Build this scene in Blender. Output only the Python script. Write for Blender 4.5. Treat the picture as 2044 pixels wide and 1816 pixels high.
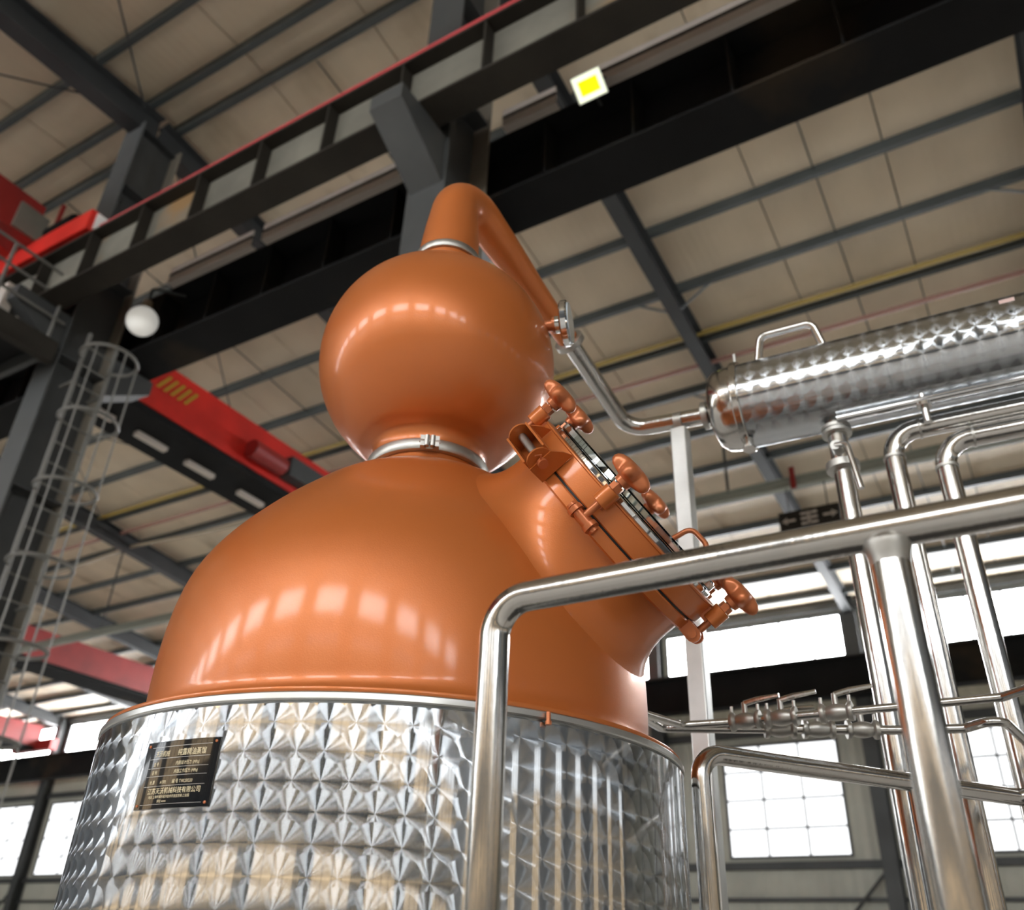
import bpy, bmesh, math, random
from mathutils import Vector, Matrix
random.seed(7)
PI = math.pi
R = math.radians
for o in list(bpy.data.objects):
    bpy.data.objects.remove(o, do_unlink=True)
scene = bpy.context.scene
col = scene.collection

# ------------------------------------------------------------------ camera
YAW, PITCH, ROLL, FPX = R(31.526), R(30.626), R(2.312), 1739.66
fw = Vector((-math.sin(YAW) * math.cos(PITCH), math.cos(YAW) * math.cos(PITCH), math.sin(PITCH)))
rt = Vector((math.cos(YAW), math.sin(YAW), 0))
up = rt.cross(fw)
r2 = rt * math.cos(ROLL) + up * math.sin(ROLL)
u2 = -rt * math.sin(ROLL) + up * math.cos(ROLL)
cam = bpy.data.cameras.new('camera')
cam_o = bpy.data.objects.new('camera', cam)
col.objects.link(cam_o)
cam_o.matrix_world = Matrix(((r2.x, u2.x, -fw.x, 0), (r2.y, u2.y, -fw.y, 0), (r2.z, u2.z, -fw.z, 0), (0, 0, 0, 1)))
cam.sensor_fit = 'HORIZONTAL'
cam.sensor_width = 36
cam.lens = 36 * FPX / 2044
cam.clip_start = 0.05
cam.clip_end = 300
cam.dof.use_dof = True
cam.dof.focus_distance = 1.35
cam.dof.aperture_fstop = 4.2
scene.camera = cam_o

# ------------------------------------------------------------------ world and exposure
w = bpy.data.worlds.new('overcast_sky')
scene.world = w
w.use_nodes = True
w.node_tree.nodes['Background'].inputs[0].default_value = (0.85, 0.92, 1.0, 1)
w.node_tree.nodes['Background'].inputs[1].default_value = 1.2
scene.view_settings.view_transform = 'Standard'
scene.view_settings.look = 'None'
scene.view_settings.gamma = 1
scene.view_settings.use_curve_mapping = False
scene.view_settings.exposure = 0.97
scene.cycles.use_adaptive_sampling = True
scene.cycles.adaptive_threshold = 0.03
scene.cycles.use_light_tree = False
scene.cycles.max_bounces = 6
scene.cycles.diffuse_bounces = 3
scene.cycles.glossy_bounces = 3
scene.cycles.transmission_bounces = 5
scene.cycles.caustics_reflective = False
scene.cycles.caustics_refractive = False
PANE_WHITE, PANE_TAN, PANE_FAR, PANE_FAR_HIGH, PANE_SKY = 1.8, 0.72, 1.1, 17.0, 11.0     # pane glow in place of daylight; high panes raised to light the hall

# ------------------------------------------------------------------ materials
def N(nt, t, **kw):
    n = nt.nodes.new(t)
    for k, v in kw.items():
        setattr(n, k, v)
    return n
def mat(name, base, metal=0.0, rough=0.5, noise=0.0, nscale=8.0, bump=0.0, bscale=40.0, coat=0.0, coat_rough=0.1, rust=None, rustamt=0.5, spec=0.5, stretch=None):
    m = bpy.data.materials.new(name)
    m.use_nodes = True
    nt = m.node_tree
    b = nt.nodes['Principled BSDF']
    b.inputs['Base Color'].default_value = (*base, 1)
    b.inputs['Metallic'].default_value = metal
    b.inputs['Roughness'].default_value = rough
    b.inputs['Coat Weight'].default_value = coat
    b.inputs['Coat Roughness'].default_value = coat_rough
    b.inputs['Specular IOR Level'].default_value = spec
    if noise or bump or rust:
        tc = N(nt, 'ShaderNodeTexCoord')
        src = tc.outputs['Object']
        if stretch:
            mp = N(nt, 'ShaderNodeMapping')
            mp.inputs['Scale'].default_value = stretch
            nt.links.new(src, mp.inputs['Vector'])
            src = mp.outputs['Vector']
    last = None
    if noise:
        nz = N(nt, 'ShaderNodeTexNoise')
        nz.inputs['Scale'].default_value = nscale
        nz.inputs['Detail'].default_value = 5
        nt.links.new(src, nz.inputs['Vector'])
        rp = N(nt, 'ShaderNodeMapRange')
        rp.inputs['From Min'].default_value = 0.3
        rp.inputs['From Max'].default_value = 0.7
        rp.inputs['To Min'].default_value = 1 - noise
        rp.inputs['To Max'].default_value = 1 + noise
        nt.links.new(nz.outputs['Fac'], rp.inputs['Value'])
        mx = N(nt, 'ShaderNodeVectorMath', operation='SCALE')
        mx.inputs[0].default_value = base
        nt.links.new(rp.outputs['Result'], mx.inputs['Scale'])
        last = mx.outputs['Vector']
        nt.links.new(last, b.inputs['Base Color'])
    if rust:
        nz2 = N(nt, 'ShaderNodeTexNoise')
        nz2.inputs['Scale'].default_value = nscale * 0.45
        nz2.inputs['Detail'].default_value = 7
        nt.links.new(src, nz2.inputs['Vector'])
        cr = N(nt, 'ShaderNodeMapRange')
        cr.inputs['From Min'].default_value = 1 - rustamt
        cr.inputs['From Max'].default_value = 1.1 - rustamt
        nt.links.new(nz2.outputs['Fac'], cr.inputs['Value'])
        mm = N(nt, 'ShaderNodeMix', data_type='RGBA')
        nt.links.new(cr.outputs['Result'], mm.inputs['Factor'])
        if last:
            nt.links.new(last, mm.inputs[6])
        else:
            mm.inputs[6].default_value = (*base, 1)
        mm.inputs[7].default_value = (*rust, 1)
        nt.links.new(mm.outputs[2], b.inputs['Base Color'])
    if bump:
        nb = N(nt, 'ShaderNodeTexNoise')
        nb.inputs['Scale'].default_value = bscale
        nb.inputs['Detail'].default_value = 3
        nt.links.new(src, nb.inputs['Vector'])
        bp = N(nt, 'ShaderNodeBump')
        bp.inputs['Strength'].default_value = bump
        bp.inputs['Distance'].default_value = 0.01
        nt.links.new(nb.outputs['Fac'], bp.inputs['Height'])
        nt.links.new(bp.outputs['Normal'], b.inputs['Normal'])
    return m
def emit(name, colr, s, back=None):
    m = bpy.data.materials.new(name)
    m.use_nodes = True
    b = m.node_tree.nodes['Principled BSDF']
    b.inputs['Base Color'].default_value = (*[c * 0.5 for c in colr], 1)
    b.inputs['Emission Color'].default_value = (*colr, 1)
    b.inputs['Emission Strength'].default_value = s
    b.inputs['Roughness'].default_value = 0.3
    return m
def ribbed(name, base, axis, period, depth, noise=0.12, rough=0.6, stain=None):
    """sheet metal with fine rolled ribs (relief only) and faint staining"""
    m = mat(name, base, 0, rough, noise=noise, nscale=0.9, rust=stain, rustamt=0.40, stretch=(1, .5, 1) if stain else None)
    nt = m.node_tree
    b = nt.nodes['Principled BSDF']
    tc = N(nt, 'ShaderNodeTexCoord')
    sp = N(nt, 'ShaderNodeSeparateXYZ')
    nt.links.new(tc.outputs['Object'], sp.inputs[0])
    mu = N(nt, 'ShaderNodeMath', operation='MULTIPLY')
    nt.links.new(sp.outputs[axis], mu.inputs[0])
    mu.inputs[1].default_value = 2 * PI / period
    si = N(nt, 'ShaderNodeMath', operation='SINE')
    nt.links.new(mu.outputs[0], si.inputs[0])
    bp = N(nt, 'ShaderNodeBump')
    bp.inputs['Strength'].default_value = depth
    bp.inputs['Distance'].default_value = 0.03
    nt.links.new(si.outputs[0], bp.inputs['Height'])
    nt.links.new(bp.outputs['Normal'], b.inputs['Normal'])
    return m

def engine_turned(name, rad, cell, th0, z0, mirror=0.5, toprow=9999, dish=0.0):
    """stainless sheet with overlapping circular brushed discs; local axis = Z"""
    m = bpy.data.materials.new(name)
    m.use_nodes = True
    nt = m.node_tree
    L = nt.links.new
    b = nt.nodes['Principled BSDF']
    out = nt.nodes['Material Output']
    def M(op, a, bb=None, c=None):
        n = N(nt, 'ShaderNodeMath', operation=op)
        for i, v in enumerate((a, bb, c)):
            if v is None:
                continue
            if isinstance(v, (int, float)):
                n.inputs[i].default_value = v
            else:
                L(v, n.inputs[i])
        return n.outputs[0]
    tc = N(nt, 'ShaderNodeTexCoord')
    sp = N(nt, 'ShaderNodeSeparateXYZ')
    L(tc.outputs['Object'], sp.inputs[0])
    x, y, z = sp.outputs
    th = M('ARCTAN2', y, x)
    ncell = round(2 * PI * rad / cell)
    u = M('MULTIPLY', M('SUBTRACT', th, th0), ncell / (2 * PI))
    u = M('ADD', u, 1000.0)
    v = M('ADD', M('MULTIPLY', M('SUBTRACT', z, z0), 1 / cell), 1000.0)
    fu, fv = M('FRACT', u), M('FRACT', v)
    RD = 0.76
    def dist(a, bb):
        return M('SQRT', M('ADD', M('POWER', M('SUBTRACT', fu, a), 2.0), M('POWER', M('SUBTRACT', fv, bb), 2.0)))
    d00 = dist(0.0, 0.0); d10 = dist(1.0, 0.0); d01 = dist(0.0, 1.0)
    i00 = M('LESS_THAN', d00, RD)
    i10 = M('MULTIPLY', M('LESS_THAN', d10, RD), M('SUBTRACT', 1.0, i00))
    rem = M('SUBTRACT', M('SUBTRACT', 1.0, i00), i10)
    i01 = M('MULTIPLY', M('LESS_THAN', d01, RD), rem)
    i11 = M('SUBTRACT', rem, i01)
    cu = M('ADD', i10, i11)
    cv = M('ADD', i01, i11)
    ru, rv = M('SUBTRACT', fu, cu), M('SUBTRACT', fv, cv)
    dd = M('SQRT', M('ADD', M('POWER', ru, 2.0), M('POWER', rv, 2.0)))
    sth, cth = M('SINE', th), M('COSINE', th)
    cmb = N(nt, 'ShaderNodeCombineXYZ')
    L(M('MULTIPLY', ru, M('MULTIPLY', sth, -1.0)), cmb.inputs[0])
    L(M('MULTIPLY', ru, cth), cmb.inputs[1])
    L(rv, cmb.inputs[2])
    vt = N(nt, 'ShaderNodeVectorTransform', vector_type='VECTOR', convert_from='OBJECT', convert_to='WORLD')
    L(cmb.outputs[0], vt.inputs[0])
    nrm = N(nt, 'ShaderNodeVectorMath', operation='NORMALIZE')
    L(vt.outputs[0], nrm.inputs[0])
    def dished(k):
        gm = N(nt, 'ShaderNodeNewGeometry')
        sc = N(nt, 'ShaderNodeVectorMath', operation='SCALE')
        L(nrm.outputs[0], sc.inputs[0]); sc.inputs['Scale'].default_value = -k
        ad_ = N(nt, 'ShaderNodeVectorMath', operation='ADD')
        L(gm.outputs['Normal'], ad_.inputs[0]); L(sc.outputs[0], ad_.inputs[1])
        nn = N(nt, 'ShaderNodeVectorMath', operation='NORMALIZE')
        L(ad_.outputs[0], nn.inputs[0])
        return nn.outputs[0]
    plain = M('GREATER_THAN', M('ADD', M('FLOOR', v), cv), 1000.5 + toprow)
    # fine concentric scratches
    cell_id = M('ADD', M('MULTIPLY', M('FLOOR', M('ADD', u, cu)), 3.17), M('MULTIPLY', M('FLOOR', M('ADD', v, cv)), 7.31))
    nz = N(nt, 'ShaderNodeTexNoise', noise_dimensions='1D')
    nz.inputs['Scale'].default_value = 1.0
    nz.inputs['Detail'].default_value = 4
    L(M('ADD', M('MULTIPLY', dd, 75.0), cell_id), nz.inputs['W'])
    scr = N(nt, 'ShaderNodeMapRange')
    scr.inputs['From Min'].default_value = 0.3
    scr.inputs['From Max'].default_value = 0.7
    scr.inputs['To Min'].default_value = 0.145
    scr.inputs['To Max'].default_value = 0.185
    L(nz.outputs['Fac'], scr.inputs['Value'])
    nt.nodes.remove(b)
    b = N(nt, 'ShaderNodeBsdfAnisotropic')
    b.distribution = 'GGX'
    b.inputs['Color'].default_value = (0.54, 0.57, 0.60, 1)
    b.inputs['Anisotropy'].default_value = -0.84
    L(scr.outputs['Result'], b.inputs['Roughness'])
    L(nrm.outputs[0], b.inputs['Tangent'])
    if dish:
        L(dished(dish), b.inputs['Normal'])
    g = N(nt, 'ShaderNodeBsdfPrincipled')
    g.inputs['Base Color'].default_value = (0.78, 0.79, 0.8, 1)
    g.inputs['Metallic'].default_value = 1
    g.inputs['Roughness'].default_value = 0.05
    mx = N(nt, 'ShaderNodeMixShader')
    fac = N(nt, 'ShaderNodeMapRange')
    fac.inputs['From Min'].default_value = 0.3
    fac.inputs['From Max'].default_value = 0.7
    fac.inputs['To Min'].default_value = mirror - 0.12
    fac.inputs['To Max'].default_value = mirror + 0.12
    L(nz.outputs['Fac'], fac.inputs['Value'])
    L(M('MAXIMUM', fac.outputs['Result'], plain), mx.inputs[0])
    L(b.outputs[0], mx.inputs[1])
    L(g.outputs[0], mx.inputs[2])
    L(mx.outputs[0], out.inputs['Surface'])
    return m

COPPER = mat('copper_satin_paint', (0.61, 0.170, 0.036), 0.35, 0.40, noise=0.04, nscale=3, bump=0.04, bscale=420, coat=0.38, coat_rough=0.11)
COPPER2 = mat('copper_cast_paint', (0.62, 0.19, 0.07), 0.45, 0.36, noise=0.06, nscale=20, coat=0.25, coat_rough=0.2)
STEEL = mat('polished_stainless', (0.58, 0.565, 0.54), 1, 0.16, noise=0.05, nscale=6, bump=0.05, bscale=90, stretch=(1, 1, 0.15))
STEEL_B = mat('brushed_stainless', (0.62, 0.62, 0.60), 1, 0.33, noise=0.06, nscale=12)
STEEL_SAT = mat('satin_cast_stainless', (0.5, 0.49, 0.46), 1, 0.42, noise=0.1, nscale=40)
MIRROR = mat('mirror_stainless', (0.76, 0.77, 0.78), 1, 0.07)
ALU = mat('galvanised_box_steel', (0.62, 0.62, 0.6), 0.85, 0.42, noise=0.1, nscale=9)
RUBBER = mat('black_gasket', (0.015, 0.015, 0.015), 0, 0.5)
PLATE = mat('black_gloss_plate', (0.006, 0.006, 0.007), 0, 0.09, coat=1.0, coat_rough=0.03)
GOLDTXT = mat('gold_etched_print', (0.85, 0.73, 0.48), 0.3, 0.4)
DARK = mat('dark_steel_paint', (0.040, 0.043, 0.043), 0, 0.55, noise=0.25, nscale=1.2)
BLACKBEAM = mat('black_steel_paint', (0.009, 0.009, 0.009), 0, 0.7, spec=0.15, noise=0.3, nscale=1, rust=(0.03, 0.022, 0.014), rustamt=0.42)
OLIVE = mat('olive_grey_steel_paint', (0.17, 0.16, 0.13), 0, 0.6, noise=0.25, nscale=1.5, rust=(0.26, 0.15, 0.06), rustamt=0.42)
BROWNBEAM = mat('brown_black_steel_paint', (0.03, 0.026, 0.021), 0, 0.65, noise=0.25, nscale=1.5, spec=0.2)
PURLIN = mat('grey_green_purlin_paint', (0.055, 0.063, 0.062), 0, 0.5, noise=0.2, nscale=1.0)
RAFTER = mat('dark_rafter_paint', (0.030, 0.032, 0.033), 0, 0.55, noise=0.25, nscale=1.0)
COLMAT = mat('slate_column_paint', (0.062, 0.064, 0.064), 0, 0.55, noise=0.2, nscale=1.2)
TANEDGE = mat('tan_column_flange_paint', (0.19, 0.165, 0.13), 0, 0.6, noise=0.15, nscale=1.2)
ROOF = ribbed('tan_roof_sheet', (0.70, 0.59, 0.445), 'X', 0.15, 0.06, noise=0.10, stain=(0.40, 0.31, 0.20))
WALLM = ribbed('grey_green_wall_sheet', (0.42, 0.42, 0.36), 'X', 0.3, 0.5)
WALLN = ribbed('blue_grey_wall_sheet', (0.16, 0.18, 0.2), 'X', 0.3, 0.4)
CONC = mat('grey_concrete_floor', (0.70, 0.68, 0.64), 0, 0.55, noise=0.12, nscale=0.8)
RED = mat('red_crane_paint', (0.62, 0.022, 0.014), 0, 0.42, noise=0.2, nscale=1.4)
REDDK = mat('dull_red_crane_paint', (0.27, 0.017, 0.014), 0, 0.5, noise=0.2, nscale=1.2)
REDPIPE = mat('red_conductor_plastic', (0.5, 0.035, 0.04), 0, 0.4)
YELLOW = mat('yellow_pipe_paint', (0.33, 0.23, 0.05), 0, 0.5)
HAZ = mat('hazard_yellow_paint', (0.45, 0.26, 0.02), 0, 0.5)
PINK = mat('faded_red_pipe_paint', (0.30, 0.15, 0.115), 0, 0.55)
TANPIPE = mat('tan_pipe_paint', (0.32, 0.26, 0.18), 0, 0.55)
GREENPIPE = mat('pale_green_channel_paint', (0.34, 0.36, 0.31), 0, 0.5)
PALE = mat('pale_cable_tray', (0.62, 0.55, 0.49), 0, 0.5)
GREYR = mat('grey_handrail_paint', (0.17, 0.165, 0.15), 0.2, 0.5)
WHITEENAM = mat('white_enamel', (0.85, 0.85, 0.82), 0, 0.2, coat=0.5)
PINKLAMP = mat('pale_pink_plastic', (0.7, 0.5, 0.46), 0, 0.4)
FRAME = mat('dark_window_frame', (0.05, 0.052, 0.056), 0, 0.5)
P_WHITE = emit('daylight_pane_clear', (0.93, 0.97, 1.0), PANE_WHITE)
P_TAN = emit('daylight_pane_tan', (1.0, 0.74, 0.45), PANE_TAN)
P_SKY = emit('boosted_pane_high', (0.95, 0.98, 1.0), PANE_SKY)
P_FARH = emit('boosted_pane_far_high', (0.96, 0.98, 1.0), PANE_FAR_HIGH)
P_FAR = emit('daylight_pane_far', (0.96, 0.98, 1.0), PANE_FAR)
P_LED = emit('lit_led_white', (0.95, 1.0, 0.75), 0.62)
P_LEDY = emit('lit_led_yellow', (0.86, 0.86, 0.0), 0.8)
P_BULB = emit('white_globe', (1.0, 0.97, 0.9), 0.16)  # faint glow put in for the light the globe mirrors from the floor
P_BULB.node_tree.nodes['Principled BSDF'].inputs['Base Color'].default_value = (.85, .84, .8, 1)
DIALF = mat('pale_blue_dial', (0.62, 0.72, 0.8), 0, 0.12, coat=0.6)
GLASS = bpy.data.materials.new('clear_sight_glass')
GLASS.use_nodes = True
_g = GLASS.node_tree.nodes['Principled BSDF']
_g.inputs['Base Color'].default_value = (0.86, 0.95, 0.95, 1)
_g.inputs['Transmission Weight'].default_value = 1.0
_g.inputs['Roughness'].default_value = 0.03
_g.inputs['IOR'].default_value = 1.48

# ------------------------------------------------------------------ mesh builder
def ortho(d):
    d = d.normalized()
    a = Vector((0, 0, 1)) if abs(d.z) < 0.9 else Vector((1, 0, 0))
    x = a.cross(d).normalized()
    return x, d.cross(x).normalized()
class MB:
    def __init__(s):
        s.v = []; s.f = []
    def add(s, vs, fs):
        n = len(s.v)
        s.v += [Vector(p) for p in vs]
        s.f += [tuple(i + n for i in f) for f in fs]
        return s
    def obox(s, c, ax, ay, az):
        c = Vector(c); ax = Vector(ax); ay = Vector(ay); az = Vector(az)
        vs = [c + ax * i + ay * j + az * k for i in (-1, 1) for j in (-1, 1) for k in (-1, 1)]
        return s.add(vs, [(0, 1, 3, 2), (4, 6, 7, 5), (0, 4, 5, 1), (2, 3, 7, 6), (0, 2, 6, 4), (1, 5, 7, 3)])
    def box(s, p0, p1):
        p0 = Vector(p0); p1 = Vector(p1); h = (p1 - p0) / 2
        return s.obox((p0 + p1) / 2, (h.x, 0, 0), (0, h.y, 0), (0, 0, h.z))
    def tube(s, path, rad, seg=16, cap=True, closed=False):
        path = [Vector(p) for p in path]
        n = len(path)
        rads = rad if isinstance(rad, (list, tuple)) else [rad] * n
        T = []
        for i in range(n):
            if closed:
                t = path[(i + 1) % n] - path[i - 1]
            else:
                t = path[min(i + 1, n - 1)] - path[max(i - 1, 0)]
            T.append(t.normalized())
        x, y = ortho(T[0])
        rows = []
        for i in range(n):
            if i:
                x = x - T[i] * x.dot(T[i])
                x.normalize()
            y = T[i].cross(x)
            rows.append([path[i] + (x * math.cos(2 * PI * k / seg) + y * math.sin(2 * PI * k / seg)) * rads[i] for k in range(seg)])
        vs = [p for r_ in rows for p in r_]
        fs = []
        for i in range(n if closed else n - 1):
            j = (i + 1) % n
            for k in range(seg):
                fs.append((i * seg + k, i * seg + (k + 1) % seg, j * seg + (k + 1) % seg, j * seg + k))
        if cap and not closed:
            fs.append(tuple(range(seg - 1, -1, -1)))
            fs.append(tuple((n - 1) * seg + k for k in range(seg)))
        return s.add(vs, fs)
    def cyl(s, a, b, r, seg=20, r1=None):
        return s.tube([a, b], [r, r if r1 is None else r1], seg)
    def lathe(s, prof, o=(0, 0, 0), ax=(0, 0, 1), seg=64, x=None, closed=False):
        """prof: list of (r, h) along axis"""
        o = Vector(o); ax = Vector(ax).normalized()
        if x is None:
            x, y = ortho(ax)
        else:
            x = Vector(x).normalized(); y = ax.cross(x)
        n = len(prof)
        vs = []
        for r_, h in prof:
            for k in range(seg):
                a = 2 * PI * k / seg
                vs.append(o + ax * h + (x * math.cos(a) + y * math.sin(a)) * r_)
        fs = []
        for i in range(n if closed else n - 1):
            j = (i + 1) % n
            for k in range(seg):
                fs.append((i * seg + k, i * seg + (k + 1) % seg, j * seg + (k + 1) % seg, j * seg + k))
        if not closed:
            if prof[0][0] > 1e-6:
                fs.append(tuple(range(seg - 1, -1, -1)))
            if prof[-1][0] > 1e-6:
                fs.append(tuple((n - 1) * seg + k for k in range(seg)))
        return s.add(vs, fs)
    def prism(s, pts, o, x, y, z):
        """2D outline pts in frame (x,y) at o, extruded by vector z"""
        o = Vector(o); x = Vector(x); y = Vector(y); z = Vector(z)
        n = len(pts)
        vs = [o + x * a + y * b for a, b in pts] + [o + x * a + y * b + z for a, b in pts]
        fs = [tuple(range(n - 1, -1, -1)), tuple(range(n, 2 * n))]
        fs += [(i, (i + 1) % n, n + (i + 1) % n, n + i) for i in range(n)]
        return s.add(vs, fs)
    def ibeam(s, a, b, h, wd, tf=0.03, tw=0.02, upv=(0, 0, 1), parts=('t', 'w', 'b')):
        """I section: a-b is the bottom centre line"""
        a = Vector(a); b = Vector(b); d = b - a; ln = d.length; d.normalize()
        u = Vector(upv); u = (u - d * u.dot(d)).normalized(); sd = d.cross(u)
        m = (a + b) / 2
        if 'b' in parts: s.obox(m + u * tf / 2, d * ln / 2, sd * wd / 2, u * tf / 2)
        if 't' in parts: s.obox(m + u * (h - tf / 2), d * ln / 2, sd * wd / 2, u * tf / 2)
        if 'w' in parts: s.obox(m + u * h / 2, d * ln / 2, sd * tw / 2, u * (h / 2 - tf))
        return s
    def mesh(s, name, material, smooth=True, ang=32, org=(0, 0, 0)):
        me = bpy.data.meshes.new(name)
        org = Vector(org)
        me.from_pydata([p - org for p in s.v], [], s.f)
        bm = bmesh.new(); bm.from_mesh(me)
        bmesh.ops.recalc_face_normals(bm, faces=bm.faces)
        bm.to_mesh(me); bm.free()
        if smooth:
            me.polygons.foreach_set('use_smooth', [True] * len(me.polygons))
            me.set_sharp_from_angle(angle=R(ang))
        if material:
            me.materials.append(material)
        return me
    def build(s, name, material, parent=None, smooth=True, ang=32, label=None):
        org = root_loc(parent)
        me = s.mesh(name, material, smooth, ang, org)
        o = bpy.data.objects.new(name, me)
        col.objects.link(o)
        if parent is not None:
            o.parent = parent
        if label:
            o['label'] = label
        return o
def root_loc(p):
    v = Vector((0, 0, 0))
    while p is not None:
        v += p.location
        p = p.parent
    return v
def tag(o, label=None, cat=None, group=None, kind=None):
    if label: o['label'] = label
    if cat: o['category'] = cat
    if group: o['group'] = group
    if kind: o['kind'] = kind
    return o
def thing(name, loc, label, cat, group=None):
    o = bpy.data.objects.new(name, None)
    col.objects.link(o)
    o.location = loc
    o.empty_display_size = 0.1
    return tag(o, label, cat, group)
def inst(name, me, parent, M):
    """an object sharing mesh me, placed by world matrix M under parent (translation-only roots)"""
    o = bpy.data.objects.new(name, me)
    col.objects.link(o)
    o.parent = parent
    o.matrix_local = Matrix.Translation(-root_loc(parent)) @ M
    return o
def struct_empty(name, loc=(0, 0, 0), label=None, cat=None):
    o = bpy.data.objects.new(name, None)
    col.objects.link(o)
    o.location = loc
    return tag(o, label, cat, kind='structure')
def frame(o, x, y, z):
    return Matrix(((x.x, y.x, z.x, o.x), (x.y, y.y, z.y, o.y), (x.z, y.z, z.z, o.z), (0, 0, 0, 1)))
def rounded(pts, rads, n=10):
    """polyline with its corners rounded"""
    pts = [Vector(p) for p in pts]
    out = [pts[0]]
    for i in range(1, len(pts) - 1):
        a = (pts[i - 1] - pts[i]); b = (pts[i + 1] - pts[i])
        rr = rads if isinstance(rads, (int, float)) else rads[i - 1]
        an = a.angle(b)
        d = min(rr / math.tan(an / 2), a.length * 0.49, b.length * 0.49)
        rr = d * math.tan(an / 2)
        a.normalize(); b.normalize()
        c = pts[i] + (a + b).normalized() * (rr / math.sin(an / 2))
        p0 = pts[i] + a * d; p1 = pts[i] + b * d
        v0 = p0 - c; v1 = p1 - c
        ang = v0.angle(v1)
        for k in range(n + 1):
            t = k / n
            q = (v0 * math.sin((1 - t) * ang) + v1 * math.sin(t * ang)) / math.sin(ang)
            out.append(c + q)
    out.append(pts[-1])
    return out

# ================================================================== THE HALL
FLOOR = -1.6
RX = [-4.2 - 6.3 * k for k in range(-5, 10)]          # frame lines along X: 27.3 ... -60.9
XL, XR = RX[-1], RX[0]
YR, ZR, SF, SN = 5.3, 12.4, 0.10, 0.075                # ridge and the two roof slopes
YF, YN = 27.0, -16.4
def zroof(y):
    return ZR - (SF * (y - YR) if y > YR else SN * (YR - y))
mb = MB().box((XL, YN, FLOOR - 0.2), (XR, YF, FLOOR))
tag(mb.build('floor', CONC, smooth=False), 'grey concrete hall floor below the frame', 'floor', kind='structure')

ceil = struct_empty('ceiling', (0, 0, 0), 'tan sheet metal roof on dark purlins and rafters', 'ceiling')
PW = 2.1
def slope_panel(y0, y1):
    m = MB()
    z0, z1 = zroof(y0), zroof(y1)
    g = 0.012
    m.add([(g, y0, z0), (PW - g, y0, z0), (PW - g, y1, z1), (g, y1, z1), (g, y0, z0 + .06), (PW - g, y0, z0 + .06), (PW - g, y1, z1 + .06), (g, y1, z1 + .06)],
          [(0, 3, 2, 1), (4, 5, 6, 7), (0, 1, 5, 4), (1, 2, 6, 5), (2, 3, 7, 6), (3, 0, 4, 7)])
    return m.mesh('roof_panel', ROOF, smooth=False)
for me in (slope_panel(YR, YF), slope_panel(YN, YR)):
    k = 0
    while XL + k * PW < XR - 0.1:
        inst('roof_panel', me, ceil, Matrix.Translation((XL + k * PW, 0, 0)))
        k += 1
# backing above the joints so no sky shows through them
mb = MB()
for (y0, y1) in ((YR, YF), (YN, YR)):
    mb.add([(XL, y0, zroof(y0) + .08), (XR, y0, zroof(y0) + .08), (XR, y1, zroof(y1) + .08), (XL, y1, zroof(y1) + .08)], [(0, 1, 2, 3)])
mb.build('roof_deck', DARK, ceil, smooth=False)
# purlins: C channels
def purlin_mesh(h, wd):
    m = MB()
    t = 0.012
    m.box((XL, -t, -h), (XR, 0, 0)).box((XL, 0, -h), (XR, wd, -h + t)).box((XL, 0, -t), (XR, wd, 0)).box((XL, wd - t, -h + t), (XR, wd, -h + .04))
    return m.mesh('purlin', PURLIN, smooth=False)
pm = purlin_mesh(0.2, 0.09)
ys = [YR + 1.3 + 1.5 * k + 0.0 for k in range(0, 14)] + [4.95, 5.55] + [3.95 - 1.5 * k for k in range(0, 14)]
for y in ys:
    if y < YF - .3:
        inst('purlin', pm, ceil, Matrix.Translation((0, y, zroof(y) - 0.005)))
# rafters
for x in RX:
    mb = MB()
    mb.ibeam((x, YR, zroof(YR) - .75), (x, YF - .2, zroof(YF) - .6), 0.53, 0.26)
    mb.build('rafter', RAFTER, ceil, smooth=False)
    mb = MB()
    mb.ibeam((x, YN + .2, zroof(YN) - .62), (x, YR, zroof(YR) - .75), 0.53, 0.30)
    mb.build('rafter', RAFTER, ceil, smooth=False)
    # knee braces purlin to rafter
    if -12 < x < 3:
        for y in (9.6, 12.6, 15.6):
            for s in (-1, 1):
                b = MB().tube([(x + s * .05, y + .04, zroof(y) - .66), (x + s * .75, y + .04, zroof(y) - .2)], .025, 6)
                b.build('knee_brace', PURLIN, ceil)
# sag rods and diagonal roof bracing
for x in (-7.4, -1.1, -13.6):
    MB().tube([(x, YR + .4, zroof(YR + .4) - .12), (x, YF - 1, zroof(YF - 1) - .12)], .014, 5).build('sag_rod', DARK, ceil)
for (x0, y0, x1, y1) in ((-10.4, -2.2, -16.7, 4.9), (-16.7, -2.2, -10.4, 4.9), (-10.4, -2.2, -4.3, 4.9), (-4.3, -2.2, -10.4, 4.9), (-16.7, 6.5, -23, 14), (-23, 6.5, -16.7, 14), (-10.6, 5.6, -16.7, 13.6)):
    MB().tube([(x0, y0, zroof(y0) - .3), (x1, y1, zroof(y1) - .3)], .016, 5).build('brace_rod', DARK, ceil)

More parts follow.
